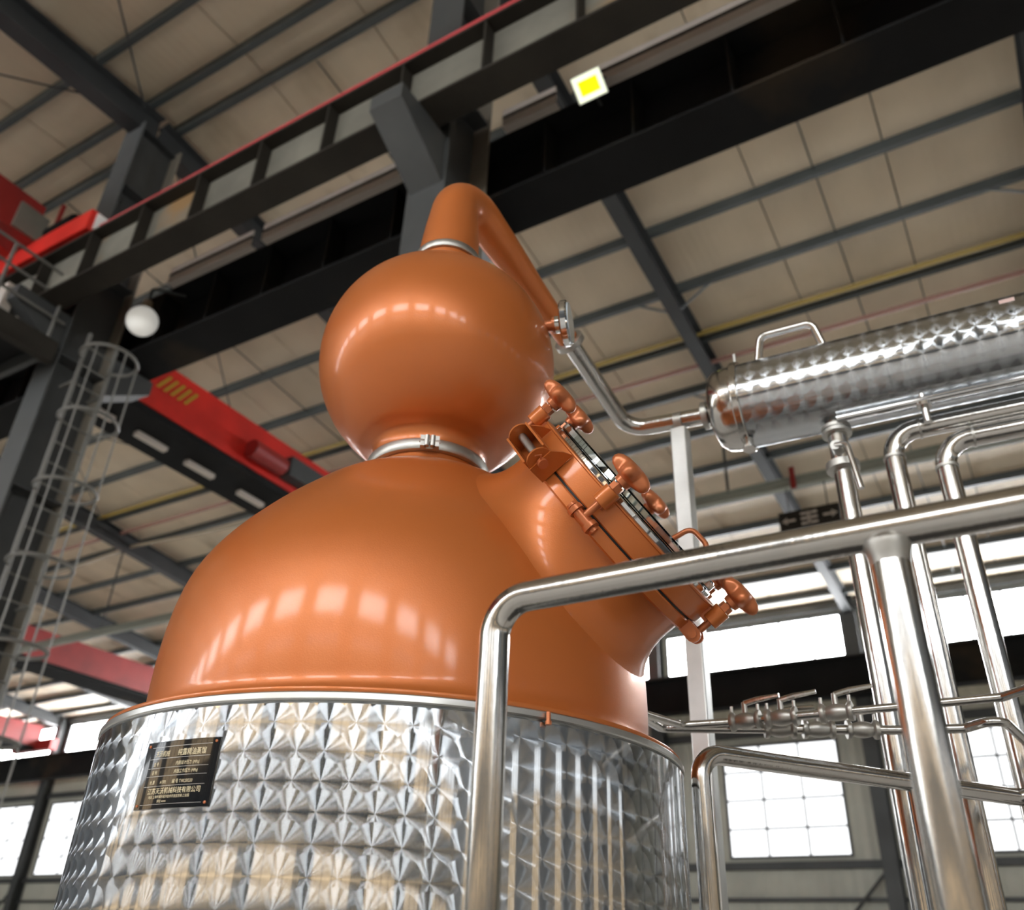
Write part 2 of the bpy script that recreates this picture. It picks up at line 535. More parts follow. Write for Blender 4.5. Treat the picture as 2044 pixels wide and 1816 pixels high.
# ---- walls
def wall_mesh(y0, y1, opens, name, m, ztop):
    """solid wall in X with rectangular openings given as rows [(z0,z1,[(x0,x1)..])]"""
    mb = MB()
    zc = FLOOR
    for z0, z1, xs in opens:
        mb.box((XL, y0, zc), (XR, y1, z0))
        xc = XL
        for a, b in sorted(xs):
            mb.box((xc, y0, z0), (a, y1, z1))
            xc = b
        mb.box((xc, y0, z0), (XR, y1, z1))
        zc = z1
    mb.box((XL, y0, zc), (XR, y1, ztop))
    return mb.build(name, m, smooth=False)
UPZ = (8.2, 9.85); LOZ = (3.0, 6.15)
NB = len(RX) - 1
far_up, far_lo = [], []
for k in range(NB):
    x1, x0 = RX[k], RX[k + 1]
    if x1 > 9: continue
    far_up.append((x0 + .3, x1 - .28))
    far_lo.append((x0 + .55, x1 - .5) if x1 < -30 else (x0 + 1.9, x1 - .95))
wb = wall_mesh(YF, YF + .2, [(LOZ[0], LOZ[1], far_lo), (UPZ[0], UPZ[1], far_up)], 'wall_back', WALLM, zroof(YF) + .1)
tag(wb, 'grey green ribbed sheet wall with rows of windows behind the pipes', 'wall', kind='structure')
for x in RX[1:-1]:
    m = MB()
    m.box((x - .2, YF - .48, FLOOR), (x + .2, YF - .45, zroof(YF) - .05)).box((x - .2, YF - .03, FLOOR), (x + .2, YF, zroof(YF) - .05)).box((x - .012, YF - .45, FLOOR), (x + .012, YF - .03, zroof(YF) - .05))
    m.build('wall_column', DARK, wb, smooth=False)
for z, h in ((6.35, .22), (2.7, .2), (1.9, .1), (9.95, .22), (0.6, .1)):
    MB().box((XL, YF - .16, z), (XR, YF - .002, z + h)).build('wall_girt', DARK, wb, smooth=False)
for x in (-4.2, 2.1, -10.5, -42.0):
    MB().tube([(x - .15, YF - .25, 2.6), (x - 2.6, YF - .25, 0.1)], .05, 6).build('wall_brace', DARK, wb)
wf = wall_mesh(YN - .2, YN, [(.9, 1.95, [(RX[k + 1] + .9, RX[k] - .9) for k in range(NB)]), (3.8, 6.3, [(RX[k + 1] + .9, RX[k] - .9) for k in range(NB)]), (7.7, 10.3, [(RX[k + 1] + 1.1, RX[k] - 1.1) for k in range(NB)])], 'wall_front', WALLN, zroof(YN) + .1)
tag(wf, 'blue grey window wall behind the viewer mirrored in the polished jacket', 'wall', kind='structure')
def gable(name, x0, x1, label):
    mb = MB()
    pts = [(YN, FLOOR), (YF, FLOOR), (YF, zroof(YF) + .08), (YR, ZR + .08), (YN, zroof(YN) + .08)]
    mb.prism(pts, (x0, 0, 0), (0, 1, 0), (0, 0, 1), (x1 - x0, 0, 0))
    tag(mb.build(name, WALLN, smooth=False), label, 'wall', kind='structure')
gable('wall_left', XL - .2, XL, 'far gable wall at the left end of the hall')
# right gable with its own row of tall windows
GW = [(-13.6 + 4.4 * k, -13.6 + 4.4 * k + 1.3) for k in range(9)]
GZ = (.9, 6.3)
mb = MB()
mb.box((XR, YN, FLOOR), (XR + .2, YF, GZ[0]))
yc = YN
for a, b in GW:
    mb.box((XR, yc, GZ[0]), (XR + .2, a, GZ[1]))
    yc = b
mb.box((XR, yc, GZ[0]), (XR + .2, YF, GZ[1]))
mb.prism([(YN, GZ[1]), (YF, GZ[1]), (YF, zroof(YF) + .08), (YR, ZR + .08), (YN, zroof(YN) + .08)], (XR, 0, 0), (0, 1, 0), (0, 0, 1), (.2, 0, 0))
tag(mb.build('wall_right', WALLN, smooth=False), 'gable wall at the right end of the hall', 'wall', kind='structure')

# ---- windows
wn = [0]
def window(x0, x1, z0, z1, y, nx, nz, pane_mat, rows=None, joined=False, side=1, cols=None):
    """side=1: room lies on the -Y side"""
    wn[0] += 1
    root = struct_empty('window_%d' % wn[0], ((x0 + x1) / 2, y, z0))
    f = MB(); t = .07
    ya, yb = (y - .04, y + .1) if side > 0 else (y - .1, y + .04)
    f.box((x0, ya, z0), (x0 + t, yb, z1)).box((x1 - t, ya, z0), (x1, yb, z1)).box((x0 + t, ya, z0), (x1 - t, yb, z0 + t)).box((x0 + t, ya, z1 - t), (x1 - t, yb, z1))
    f.build('window_frame', FRAME, root, smooth=False)
    pw = (x1 - x0) / nx; ph = (z1 - z0) / nz
    tm = .06
    for i in range(1, nx):
        MB().box((x0 + i * pw - tm / 2, ya + .02, z0 + t), (x0 + i * pw + tm / 2, yb - .02, z1 - t)).build('mullion', FRAME, root, smooth=False)
    for j in range(1, nz):
        MB().box((x0 + t, ya + .025, z0 + j * ph - tm / 2), (x1 - t, yb - .025, z0 + j * ph + tm / 2)).build('mullion', FRAME, root, smooth=False)
    ym = (ya + yb) / 2
    if joined:
        for j in range(nz):
            MB().box((x0 + .01, ym - .004, z0 + j * ph), (x1 - .01, ym + .004, z0 + (j + 1) * ph)).build('pane', rows[j], root, smooth=False)
    else:
        me = MB().box((.002, -.004, .002), (pw - .002, .004, ph - .002)).mesh('pane', pane_mat, smooth=False)
        for i in range(nx):
            for j in range(nz):
                inst('pane', me, root, Matrix.Translation((x0 + i * pw, ym, z0 + j * ph)))
    return root
for k in range(len(far_up)):
    a, b = far_up[k]
    window(a, b, UPZ[0], UPZ[1], YF, 6, 1, P_FARH)
    a, b = far_lo[k]
    window(a, b, LOZ[0], LOZ[1], YF, 3, 4, P_FAR)
for k in range(NB):
    a, b = RX[k + 1] + .9, RX[k] - .9
    window(a, b, 3.8, 6.3, YN, 4, 3, None, [P_TAN, P_TAN, P_WHITE], True, -1)
    window(a, b, .9, 1.95, YN, 4, 1, None, [P_TAN], True, -1)
    window(RX[k + 1] + 1.1, RX[k] - 1.1, 7.7, 10.3, YN, 6, 1, None, [P_SKY], True, -1)
for a, b in GW:
    wn[0] += 1
    root = struct_empty('window_%d' % wn[0], (XR, (a + b) / 2, GZ[0]))
    f = MB(); t = .07
    f.box((XR - .04, a, GZ[0]), (XR + .1, a + t, GZ[1])).box((XR - .04, b - t, GZ[0]), (XR + .1, b, GZ[1])).box((XR - .04, a + t, GZ[0]), (XR + .1, b - t, GZ[0] + t)).box((XR - .04, a + t, GZ[1] - t), (XR + .1, b - t, GZ[1]))
    f.build('window_frame', FRAME, root, smooth=False)
    for i in (1, 2):
        y = a + (b - a) * i / 3
        MB().box((XR - .02, y - .03, GZ[0] + t), (XR + .08, y + .03, GZ[1] - t)).build('mullion', FRAME, root, smooth=False)
    for j in range(4):
        z = GZ[0] + (GZ[1] - GZ[0]) * j / 4
        MB().box((XR + .026, a + .01, z), (XR + .034, b - .01, z + (GZ[1] - GZ[0]) / 4)).build('pane', P_WHITE if j == 3 else P_TAN, root, smooth=False)
for o in bpy.data.objects:
    if o.name.startswith('window_') and o.parent is None:
        y = o.location.y
        o['label'] = ('bright window in the far sheet wall' if y > YF - 1 else ('tall daylit window in the right gable wall' if o.location.x > XR - 1 else 'daylit window in the wall behind the viewer'))
        o['category'] = 'window'

# ================================================================== STEELWORK UNDER THE ROOF
def column(x, label):
    c = thing('steel_column', (x, YR, FLOOR), label, 'column', 'columns along the ridge line')
    top = zroof(YR) - .7
    MB().box((x - .24, YR - .38, FLOOR), (x + .24, YR - .35, top)).build('flange', COLMAT, c, smooth=False)
    MB().box((x - .24, YR + .35, FLOOR), (x + .24, YR + .38, top)).build('flange', TANEDGE, c, smooth=False)
    MB().box((x - .015, YR - .35, FLOOR), (x + .015, YR + .35, top)).build('web', COLMAT, c, smooth=False)
    for z in (1.2, 3.2, 5.0, 7.0, 8.6, 10.3):
        MB().box((x - .22, YR - .35, z), (x + .22, YR + .35, z + .02)).build('stiffener_plate', COLMAT, c, smooth=False)
    # corbels carrying the two runway beams
    MB().prism([(-.38, 7.62), (-1.15, 7.62), (-1.15, 7.42), (-.38, 6.95)], (x - .2, YR, 0), (0, 1, 0), (0, 0, 1), (.4, 0, 0)).build('corbel', COLMAT, c, smooth=False)
    MB().prism([(.38, 7.42), (.38, 6.75), (1.1, 7.2), (1.1, 7.42)], (x - .2, YR, 0), (0, 1, 0), (0, 0, 1), (.4, 0, 0)).build('corbel', COLMAT, c, smooth=False)
    return c
column(-4.2, 'slate steel column behind the swan neck of the still')
column(-10.5, 'slate steel column at left carrying a caged ladder')
column(-16.8, 'slate steel column beyond the caged ladder column')

def runway(name, y, z0, h, m_bot, m_web, label, side, stiff=1.05, wd=.36):
    r = thing(name, (-4, y, z0), label, 'beam')
    x0, x1 = -30, 9
    MB().box((x0, y - wd / 2, z0), (x1, y + wd / 2, z0 + .035)).build('bottom_flange', m_bot, r, smooth=False)
    MB().box((x0, y - wd / 2, z0 + h - .035), (x1, y + wd / 2, z0 + h)).build('top_flange', m_bot, r, smooth=False)
    MB().box((x0, y - .01, z0 + .035), (x1, y + .01, z0 + h - .035)).build('web', m_web, r, smooth=False)
    MB().box((x0, y - .04, z0 + h), (x1, y + .04, z0 + h + .12)).build('crane_rail', m_bot, r, smooth=False)
    me = MB().box((-.012, -wd / 2 + .01, z0 + .035), (.012, wd / 2 - .01, z0 + h - .035)).mesh('stiffener', m_bot, smooth=False)
    k = 0
    while x0 + .5 + k * stiff < x1:
        xx = x0 + .5 + k * stiff
        if xx > -15:
            inst('stiffener', me, r, Matrix.Translation((xx, y, 0)))
        k += 1
    return r
runway('crane_runway_beam', 4.6, 7.62, .85, BROWNBEAM, OLIVE, 'olive crane runway beam with web stiffeners below the red conductor', -1)
runway('crane_runway_beam', 6.02, 7.42, .95, BLACKBEAM, BLACKBEAM, 'wide black crane runway beam passing behind the swan neck', 1, wd=.62)
rc = thing('crane_runway_beam', (-20, 26.1, 7.05), 'dark crane runway beam along the far window wall', 'beam')
MB().ibeam((XL, 26.1, 7.05), (XR, 26.1, 7.05), 1.1, .4).build('i_section', BLACKBEAM, rc, smooth=False)
MB().box((XL, 26.06, 8.15), (XR, 26.14, 8.25)).build('crane_rail', DARK, rc, smooth=False)

# red conductor bar on the near runway beam
rp = thing('red_conductor_bar', (-4, 4.5, 8.6), 'thin red conductor bar running above the olive runway beam', 'conductor')
MB().tube([(-9.6, 4.55, 8.66), (6, 4.55, 8.74)], .045, 8).build('bar', REDPIPE, rp)
for i in range(9):
    x = -9.2 + 1.7 * i
    MB().box((x - .015, 4.54, 8.47), (x + .015, 4.56, 8.65)).build('bracket', DARK, rp, smooth=False)

# pale trays on the black beam
def tray(x0, x1, label):
    t = thing('cable_tray', ((x0 + x1) / 2, 5.75, 8.37), label, 'cable tray', 'pale trays on the black runway beam')
    MB().box((x0, 5.62, 8.375), (x1, 5.85, 8.39)).build('base', PALE, t, smooth=False)
    MB().box((x0, 5.60, 8.375), (x1, 5.62, 8.50)).build('side', PALE, t, smooth=False)
    MB().box((x0, 5.60, 8.50), (x1, 5.62, 8.56)).build('slot', BROWNBEAM, t, smooth=False)
    MB().box((x0, 5.60, 8.56), (x1, 5.62, 8.66)).build('cover_strip', PALE, t, smooth=False)
tray(-9.4, -7.75, 'pale cable tray beside the white bay lamp')
tray(-7.55, -5.2, 'pale cable tray left of the swan neck')
tray(-3.75, -3.05, 'short pale cable tray between swan neck and floodlight')
tray(-2.75, 1.4, 'long pale cable tray right of the floodlight')

# bright floodlight
fl = thing('floodlight', (-2.56, 5.5, 7.8), 'square lit floodlight with a yellow glowing centre on the black beam', 'floodlight')
fd = Vector((0.22, -0.50, -0.84)).normalized()
fx = (Vector((1, 0, 0)) - fd * fd.x).normalized()
fy = fd.cross(fx).normalized()
fc = Vector((-2.55, 5.42, 8.12))
MB().obox(fc, fx * .165, fy * .14, fd * .035).build('housing', WHITEENAM, fl, smooth=False)
MB().obox(fc + fd * .038, fx * .155, fy * .13, fd * .006).build('lens', P_LED, fl, smooth=False)
MB().obox(fc + fd * .048, fx * .105, fy * .075, fd * .006).build('led_panel', P_LEDY, fl, smooth=False)
MB().tube(rounded([fc + fx * .18, fc + fx * .18 - fd * .15, fc - fx * .18 - fd * .15, fc - fx * .18], .03, 4), .013, 6).build('yoke', DARK, fl)
MB().cyl(fc - fd * .15, fc - fd * .15 + Vector((0, .3, 0)), .02, 8).build('stem', DARK, fl)

# white bay lamp
bl = thing('bay_lamp', (-9.55, 5.5, 7.3), 'round white globe lamp hanging at the end of the pale tray', 'lamp')
bc = Vector((-9.55, 5.5, 7.72))
MB().lathe([(.02, .30), (.06, .30), (.07, .20), (.10, .18), (.12, .13), (.11, .12), (.02, .13)], bc, seg=32).build('fitter', TANPIPE, bl)
MB().lathe([(.001 + .215 * math.sin(PI * i / 20), -.05 - .215 * math.cos(PI * i / 20)) for i in range(19)] , bc, seg=32).build('globe', P_BULB, bl)
MB().tube(rounded([bc + Vector((0, 0, .3)), bc + Vector((0, 0, .55)), bc + Vector((.3, .35, .55))], .06, 5), .02, 8).build('arm', DARK, bl)

# overhead cranes
def crane(x, y0, y1, zb, h, m, label, lamps=False):
    c = thing('bridge_crane', (x, y0, zb), label, 'crane')
    MB().box((x - .62, y0, zb), (x, y1, zb + h)).build('girder', m, c, smooth=False)
    MB().box((x - 1.25, y0 + .2, zb - .16), (x - .02, y1 - .2, zb - .01)).build('walkway_dark_underside', BLACKBEAM, c, smooth=False)  # walkway; its black also paints the girder's shaded underside
    for yy, nm in ((y0 - .15, 'end_truck'), (y1 - .15, 'end_truck')):
        MB().box((x - 1.9, yy, zb - .2), (x + 1.2, yy + .35, zb + .3)).build(nm, m, c, smooth=False)
    for q in range(int((y1 - y0) / 1.6)):
        yy = y0 + .3 + q * 1.6
        MB().box((x - 1.22, yy, zb), (x - 1.19, yy + .03, zb + 1.0)).build('handrail_post', GREYR, c, smooth=False)
    for z in (.55, 1.0):
        MB().tube([(x - 1.2, y0, zb + z), (x - 1.2, y1, zb + z)], .02, 6).build('handrail', GREYR, c)
    return c
CZ = 8.62
c1 = crane(-12.62, 6.3, 26.0, CZ, 1.0, RED, 'bright red overhead crane girder left of the copper onion head')
for q in range(5):
    y = 8.0 + q * .16
    MB().prism([(0, 0), (.08, 0), (.3, .35), (.22, .35)], (-12.62, y - .1, CZ + .45), (0, 1, 0), (0, 0, 1), (.012, 0, 0)).build('hazard_stripe', HAZ, c1, smooth=False)
for q, yy in enumerate((7.0, 8.2, 9.4, 10.8)):
    MB().box((-13.35, yy, CZ - .26), (-13.22, yy + .7, CZ - .17)).build('lamp_strip', PALE, c1, smooth=False)
MB().box((-12.6, 11.2, CZ + .15), (-12.3, 12.4, CZ + .6)).build('hoist_motor', DARK, c1, smooth=False)
MB().cyl((-12.45, 10.2, CZ + .3), (-12.45, 11.1, CZ + .3), .2, 16).build('hoist_drum', REDDK, c1)
crane(-29.0, 6.5, 26.0, CZ, 1.0, REDDK, 'dull red overhead crane girder beyond the caged ladder')
crane(-42.4, 6.5, 26.0, CZ, 1.0, REDDK, 'farthest dull red crane girder above the left windows')
nc = thing('bridge_crane', (-12, 4.5, 8.6), 'red crane end carriage and hoist at the upper left edge', 'crane')
MB().box((-12.9, 4.42, 8.62), (-9.75, 4.78, 8.98)).build('end_truck', RED, nc, smooth=False)
MB().box((-12.9, -14, 8.95), (-12.2, 4.9, 9.95)).build('girder', RED, nc, smooth=False)
MB().box((-11.6, -14, 8.95), (-11.1, 4.4, 9.65)).build('girder', REDDK, nc, smooth=False)
MB().box((-11.55, 4.05, 8.98), (-11.05, 4.5, 9.45)).build('motor_box', OLIVE, nc, smooth=False)
MB().cyl((-11.0, 4.6, 9.15), (-10.4, 4.6, 9.15), .16, 14).build('drive_motor', BLACKBEAM, nc)
MB().box((-10.9, 4.5, 9.0), (-10.85, 4.55, 9.7)).build('mast', REDDK, nc, smooth=False)
MB().box((-9.85, 4.5, 8.66), (-9.72, 4.7, 8.95)).build('buffer', WHITEENAM, nc, smooth=False)

# access platform and caged ladder on the left column
pf = thing('access_platform', (-10.9, 3.2, 6.76), 'dark access platform with handrails at the left edge', 'platform')
MB().box((-10.34, 1.2, 6.76), (-10.22, 4.86, 7.08)).build('edge_beam', BROWNBEAM, pf, smooth=False)
MB().box((-11.7, 1.2, 6.76), (-11.58, 4.86, 7.08)).build('edge_beam', BROWNBEAM, pf, smooth=False)
MB().box((-11.58, 1.2, 6.98), (-10.34, 4.84, 7.02)).build('deck', BLACKBEAM, pf, smooth=False)
for y in (2.0, 3.0, 3.9, 4.7):
    MB().box((-11.58, y, 6.78), (-10.34, y + .08, 6.98)).build('cross_beam', DARK, pf, smooth=False)
    MB().tube([(-10.24, y, 7.08), (-10.24, y, 8.1)], .025, 6).build('rail_post', GREYR, pf)
for z in (7.4, 7.75, 8.1):
    MB().tube([(-10.24, 1.2, z), (-10.24, 4.84, z)], .022, 6).build('handrail', GREYR, pf)
for y in (4.1, 4.35):
    MB().box((-10.9, y, 7.04), (-10.5, y + .14, 7.7)).build('control_cabinet', PALE, pf, smooth=False)
ld = thing('caged_ladder', (-9.9, 5.3, FLOOR), 'grey caged ladder climbing the left steel column', 'ladder')
for yy in (5.09, 5.51):
    MB().tube([(-9.96, yy, FLOOR), (-9.96, yy, 7.3)], .03, 8).build('stile', GREYR, ld)
rung = MB().tube([(0, -.2, 0), (0, .2, 0)], .014, 6).mesh('rung', GREYR)
for k in range(29):
    inst('rung', rung, ld, Matrix.Translation((-9.96, 5.3, FLOOR + .3 + k * .3)))
hm = MB().tube([(-9.68 + .36 * math.cos(a), 5.3 + .36 * math.sin(a), 0) for a in [R(-142 + 284 * i / 20) for i in range(21)]], .024, 6).mesh('cage_hoop', GREYR)
for k in range(7):
    inst('cage_hoop', hm, ld, Matrix.Translation((0, 0, .9 + k * 1.0)))
for a in (-60, 0, 60):
    x = -9.68 + .36 * math.cos(R(a)); y = 5.3 + .36 * math.sin(R(a))
    MB().tube([(x, y, .9), (x, y, 6.9)], .013, 5).build('cage_bar', GREYR, ld)
for z in (0.5, 3.5, 6.5):
    for yy in (5.09, 5.51):
        MB().box((-10.26, yy - .02, z), (-9.96, yy + .02, z + .03)).build('standoff', GREYR, ld, smooth=False)

# pipes and channels slung under the roof
def xpipe(name, y, z, r, m, label, x0=-45, x1=8, sag=0.0, cat='pipe'):
    n = 60
    pts = [(x0 + (x1 - x0) * i / n, y, z - (sag * math.sin(PI * ((i * 3.0 / n) % 1)) if sag else 0)) for i in range(n + 1)]
    t = thing(name, (0, y, z), label, cat)
    MB().tube(pts, r, 8).build('run', m, t)
    for x in [q for q in RX if x0 < q < x1]:
        MB().tube([(x + .3, y, z), (x + .3, y, zroof(y) - .15)], .012, 5).build('hanger', DARK, t)
    return t
xpipe('gas_pipe', 13.9, 11.36, .055, YELLOW, 'thin yellow gas pipe slung beneath the roof')
xpipe('water_pipe', 14.75, 11.22, .05, PINK, 'faded red pipe slung beside the yellow pipe')
xpipe('conduit', 15.2, 10.95, .05, TANPIPE, 'tan sagging conduit under the roof at left', -45, -12, sag=.25)
gp = thing('steel_channel', (-12, 15, 8.0), 'pale green steel channel crossing below the roof', 'channel')
MB().ibeam((-30, 15, 8.02), (6, 15, 8.02), .2, .16, .015, .012).build('section', GREENPIPE, gp, smooth=False)
for x in [q for q in RX if -28 < q < 6]:
    MB().tube([(x, 15, 8.2), (x, 15, zroof(15) - .5)], .03, 6).build('hanger', DARK, gp)
MB().box((-2.98, 14.88, 7.95), (-2.88, 14.91, 8.4)).build('red_bracket', REDDK, gp, smooth=False)
# hanging sign (marks too blurred to read)
sg = thing('hanging_sign', (-2.72, 15, 7.1), 'dark hanging sign with pale arrow marks left of the upper windows', 'sign')
MB().box((-3.3, 14.98, 7.15), (-2.2, 15.03, 7.53)).build('panel', BROWNBEAM, sg, smooth=False)
for (a, b, c, d) in ((-3.2, 7.32, -3.0, 7.36), (-2.5, 7.32, -2.3, 7.36), (-2.9, 7.22, -2.6, 7.26), (-2.9, 7.32, -2.6, 7.36), (-2.9, 7.42, -2.6, 7.46), (-2.78, 7.22, -2.73, 7.47)):
    MB().box((a, 14.965, b), (c, 14.979, d)).build('mark', PALE, sg, smooth=False)
for (tip, sgn) in ((-3.25, 1), (-2.25, -1)):
    MB().prism([(0, 0), (.1 * sgn, .07), (.1 * sgn, -.07)], (tip, 14.965, 7.34), (1, 0, 0), (0, 0, 1), (0, .014, 0)).build('mark', PALE, sg, smooth=False)
for x in (-3.1, -2.4):
    MB().tube([(x, 15, 7.53), (x, 15, 8.034)], .012, 5).build('hanger', DARK, sg)

# ================================================================== THE STILL
CX, CY = -1.007, 1.299
RIM = 0.31
TR = 0.5
AX = Vector((CX, CY, 0))
still = thing('pot_still', (CX, CY, FLOOR), 'copper pot still with round onion head on a patterned stainless jacket', 'still')
JACK = engine_turned('engine_turned_jacket', TR, 0.036, R(-71.5), 0.23 + 1.35, mirror=0.25, toprow=1)
jm = MB().lathe([(TR - .02, 0), (TR, .01)] + [(TR, .01 + 1.63 * k / 24) for k in range(1, 25)] + [(TR - .004, 1.645)], (0, 0, 0), seg=160)
jme = jm.mesh('jacket', JACK)
jo = bpy.data.objects.new('jacket', jme)
col.objects.link(jo); jo.parent = still
jo.location = (0, 0, -1.35 - FLOOR)
jo['label'] = 'stainless jacket covered in overlapping brushed discs'
MB().lathe([(TR - .01, .2935), (TR + .0006, .294), (TR + .002, .296), (TR + .002, .3035), (TR + .001, .305), (TR - .01, .3055)], AX, seg=160).build('rim_band', STEEL_B, still)
for k in range(3):
    a = R(30 + 120 * k)
    p = AX + Vector((math.cos(a), math.sin(a), 0)) * .42
    MB().cyl(p + Vector((0, 0, FLOOR)), p + Vector((0, 0, -1.33)), .045, 20).build('leg', STEEL_B, still)
# dome
DOME = [(.3455, .4435), (.38, .4445), (.42, .4445), (.46, .443), (.50, .4395), (.54, .4335), (.58, .423), (.62, .405), (.66, .379), (.70, .347), (.74, .311), (.78, .270), (.81, .2375), (.835, .205), (.855, .172), (.868, .147), (.876, .131), (.884, .122), (.890, .120)]
def dome_r(z):
    if z <= DOME[0][0]: return DOME[0][1]
    for (a, ra), (b, rb) in zip(DOME[:-1], DOME[1:]):
        if z <= b: return ra + (rb - ra) * (z - a) / (b - a)
    return .120
def smoothp(p, n=4):
    """catmull-rom through (z,r) samples"""
    out = []
    for i in range(len(p) - 1):
        p0 = p[max(i - 1, 0)]; p1 = p[i]; p2 = p[i + 1]; p3 = p[min(i + 2, len(p) - 1)]
        for k in range(n):
            t = k / n
            out.append(tuple(.5 * ((2 * b) + (-a + c) * t + (2 * a - 5 * b + 4 * c - d) * t * t + (-a + 3 * b - 3 * c + d) * t ** 3) for a, b, c, d in zip(p0, p1, p2, p3)))
    out.append(p[-1])
    return out
prof = [(.497, .3058), (.4985, .309), (.4975, .3125), (.47, .3155), (.455, .319), (.4475, .326), (.4440, .336)] + [(r_, z) for z, r_ in smoothp(DOME)] + [(.119, .896), (.119, .900)]
MB().lathe(prof, AX, seg=160).build('dome', COPPER, still, ang=50)
# neck clamp below the onion head
MB().lathe([(.1165, .897), (.1285, .899), (.1305, .903), (.1305, .919), (.1285, .923), (.1165, .925), (.1165, .897)], AX, seg=120).build('lower_clamp', STEEL_SAT, still)
ca = R(-53)
cd = Vector((math.cos(ca), math.sin(ca), 0)); ct = Vector((-math.sin(ca), math.cos(ca), 0)); cz = Vector((0, 0, 1))
cc = AX + cd * .134 + cz * .911
h = MB()
h.obox(cc + ct * .013 - cd * .002, ct * .006, cd * .008, cz * .012).obox(cc - ct * .013 - cd * .002, ct * .006, cd * .008, cz * .012)
h.cyl(cc - ct * .006 - cz * .012 + cd * .004, cc - ct * .006 + cz * .012 + cd * .004, .0055, 12).cyl(cc + ct * .006 - cz * .012 + cd * .004, cc + ct * .006 + cz * .012 + cd * .004, .0055, 12)
h.cyl(cc - ct * .021 + cd * .003, cc + ct * .021 + cd * .003, .0038, 10)
h.build('clamp_hinge', STEEL_SAT, still)
# onion head
SZ, SR = 1.19, 0.268
op = [(.117, .924), (.1165, .934), (.1175, .943), (.121, .952), (.128, .962)]
a0 = -math.acos((.150) / SR)
for k in range(41):
    a = a0 + (math.acos(.078 / SR) - a0) * k / 40
    op.append((SR * math.cos(a), SZ + SR * math.sin(a)))
op += [(.0760, SZ + .2605), (.0750, 1.462), (.0750, 1.501)]
MB().lathe(op, AX, seg=144).build('onion_head', COPPER, still, ang=50)
MB().lathe([(.070, 1.500), (.0805, 1.501), (.082, 1.504), (.082, 1.518), (.0805, 1.521), (.070, 1.522), (.070, 1.500)], AX, seg=96).build('upper_clamp', STEEL_SAT, still)
# swan neck and arm
A0 = Vector((CX, CY, 1.522))
arm0 = Vector((-.985, 1.43, 1.772)); arm1 = Vector((-.912, 2.2, 1.497))
ad = (arm1 - arm0).normalized()
neck_path = rounded([A0, Vector((CX, CY + .012, 1.805)), arm0 + ad * .43], [.085], 22)
# taper along the path
L_ = [0]
for a, b in zip(neck_path[:-1], neck_path[1:]): L_.append(L_[-1] + (b - a).length)
# resample straight parts for a smooth taper
fine = []
for a, b in zip(neck_path[:-1], neck_path[1:]):
    n = max(1, int((b - a).length / .012))
    for k in range(n): fine.append(a.lerp(b, k / n))
fine.append(neck_path[-1])
L_ = [0]
for a, b in zip(fine[:-1], fine[1:]): L_.append(L_[-1] + (b - a).length)
def neck_r(l):
    for (a, ra), (b, rb) in zip(NR[:-1], NR[1:]):
        if l <= b: return ra + (rb - ra) * (l - a) / (b - a)
    return NR[-1][1]
NR = [(0, .0755), (.05, .0728), (.10, .0690), (.18, .0605), (.28, .0535), (.41, .0485), (.60, .037), (.80, .030), (2, .029)]
MB().tube(fine, [neck_r(l) for l in L_], 48).build('swan_neck', COPPER, still, ang=60)
arm_end = neck_path[-1]

# ---- manway
mel, maz = R(34.0), R(1.0)
n = Vector((math.cos(mel) * math.cos(maz), math.cos(mel) * math.sin(maz), math.sin(mel)))
M0 = Vector((CX, CY, .41))
e1 = (Vector((0, 0, -1)) - n * -n.z).normalized()         # down the face
e2 = n.cross(e1)                                            # sideways
if e2.dot(-Vector((CX, CY, 0))) < 0: e2 = -e2               # towards the viewer
def mp(psi, rad, t):
    return M0 + n * t + (e1 * math.cos(psi) + e2 * math.sin(psi)) * rad
RN = .203
def surf_t(psi, rad):
    t = .52
    while t > 0:
        p = mp(psi, rad, t)
        rho = math.hypot(p.x - CX, p.y - CY)
        if rho <= dome_r(p.z) and p.z < .9: return t
        t -= .002
    return 0
NS = 144
rows = []
for k in range(NS):
    psi = 2 * PI * k / NS
    t0 = surf_t(psi, RN); W = .045
    q = mp(psi, RN + W, surf_t(psi, RN + W) - .0015)
    P = mp(psi, RN, t0)
    qr = math.hypot(q.x - CX, q.y - CY)
    sl = (dome_r(q.z + .015) - dome_r(q.z - .015)) / .03
    qn = Vector(((q.x - CX) / qr, (q.y - CY) / qr, -sl)).normalized()
    tq = (P - q) - qn * (P - q).dot(qn)
    P = q + tq.normalized() * (P - q).length
    dA = min(.06, max(.482 - t0, .01))
    A = mp(psi, RN, t0 + dA)
    line = [mp(psi, RN, .492), mp(psi, RN, max(.5 * (.492 + t0 + dA), t0 + dA))]
    for j in range(11):
        s = j / 10
        line.append(A * (1 - s) ** 2 + P * 2 * s * (1 - s) + q * s * s)
    rows.append(line)
nm = len(rows[0])
for it in range(6):
    newq = [[rows[k][j] * .5 + (rows[k - 1][j] + rows[(k + 1) % NS][j]) * .25 for j in range(2, nm - 1)] for k in range(NS)]
    for k in range(NS):
        rows[k][2:nm - 1] = newq[k]
mn = MB()
mn.add([p for r_ in rows for p in r_], [(k * nm + j, k * nm + j + 1, ((k + 1) % NS) * nm + j + 1, ((k + 1) % NS) * nm + j) for k in range(NS) for j in range(nm - 1)])
mn.build('manway_neck', COPPER, still, ang=60)
MB().lathe([(.17, .4855), (.2155, .486), (.2185, .489), (.2185, .505), (.2165, .5075), (.19, .508), (.17, .508)], M0, n, seg=128, x=e1).build('manway_collar', COPPER, still)
MB().lathe([(.17, .5078), (.2145, .5078), (.2145, .5117), (.17, .5117)], M0, n, seg=96, x=e1).build('gasket', RUBBER, still)
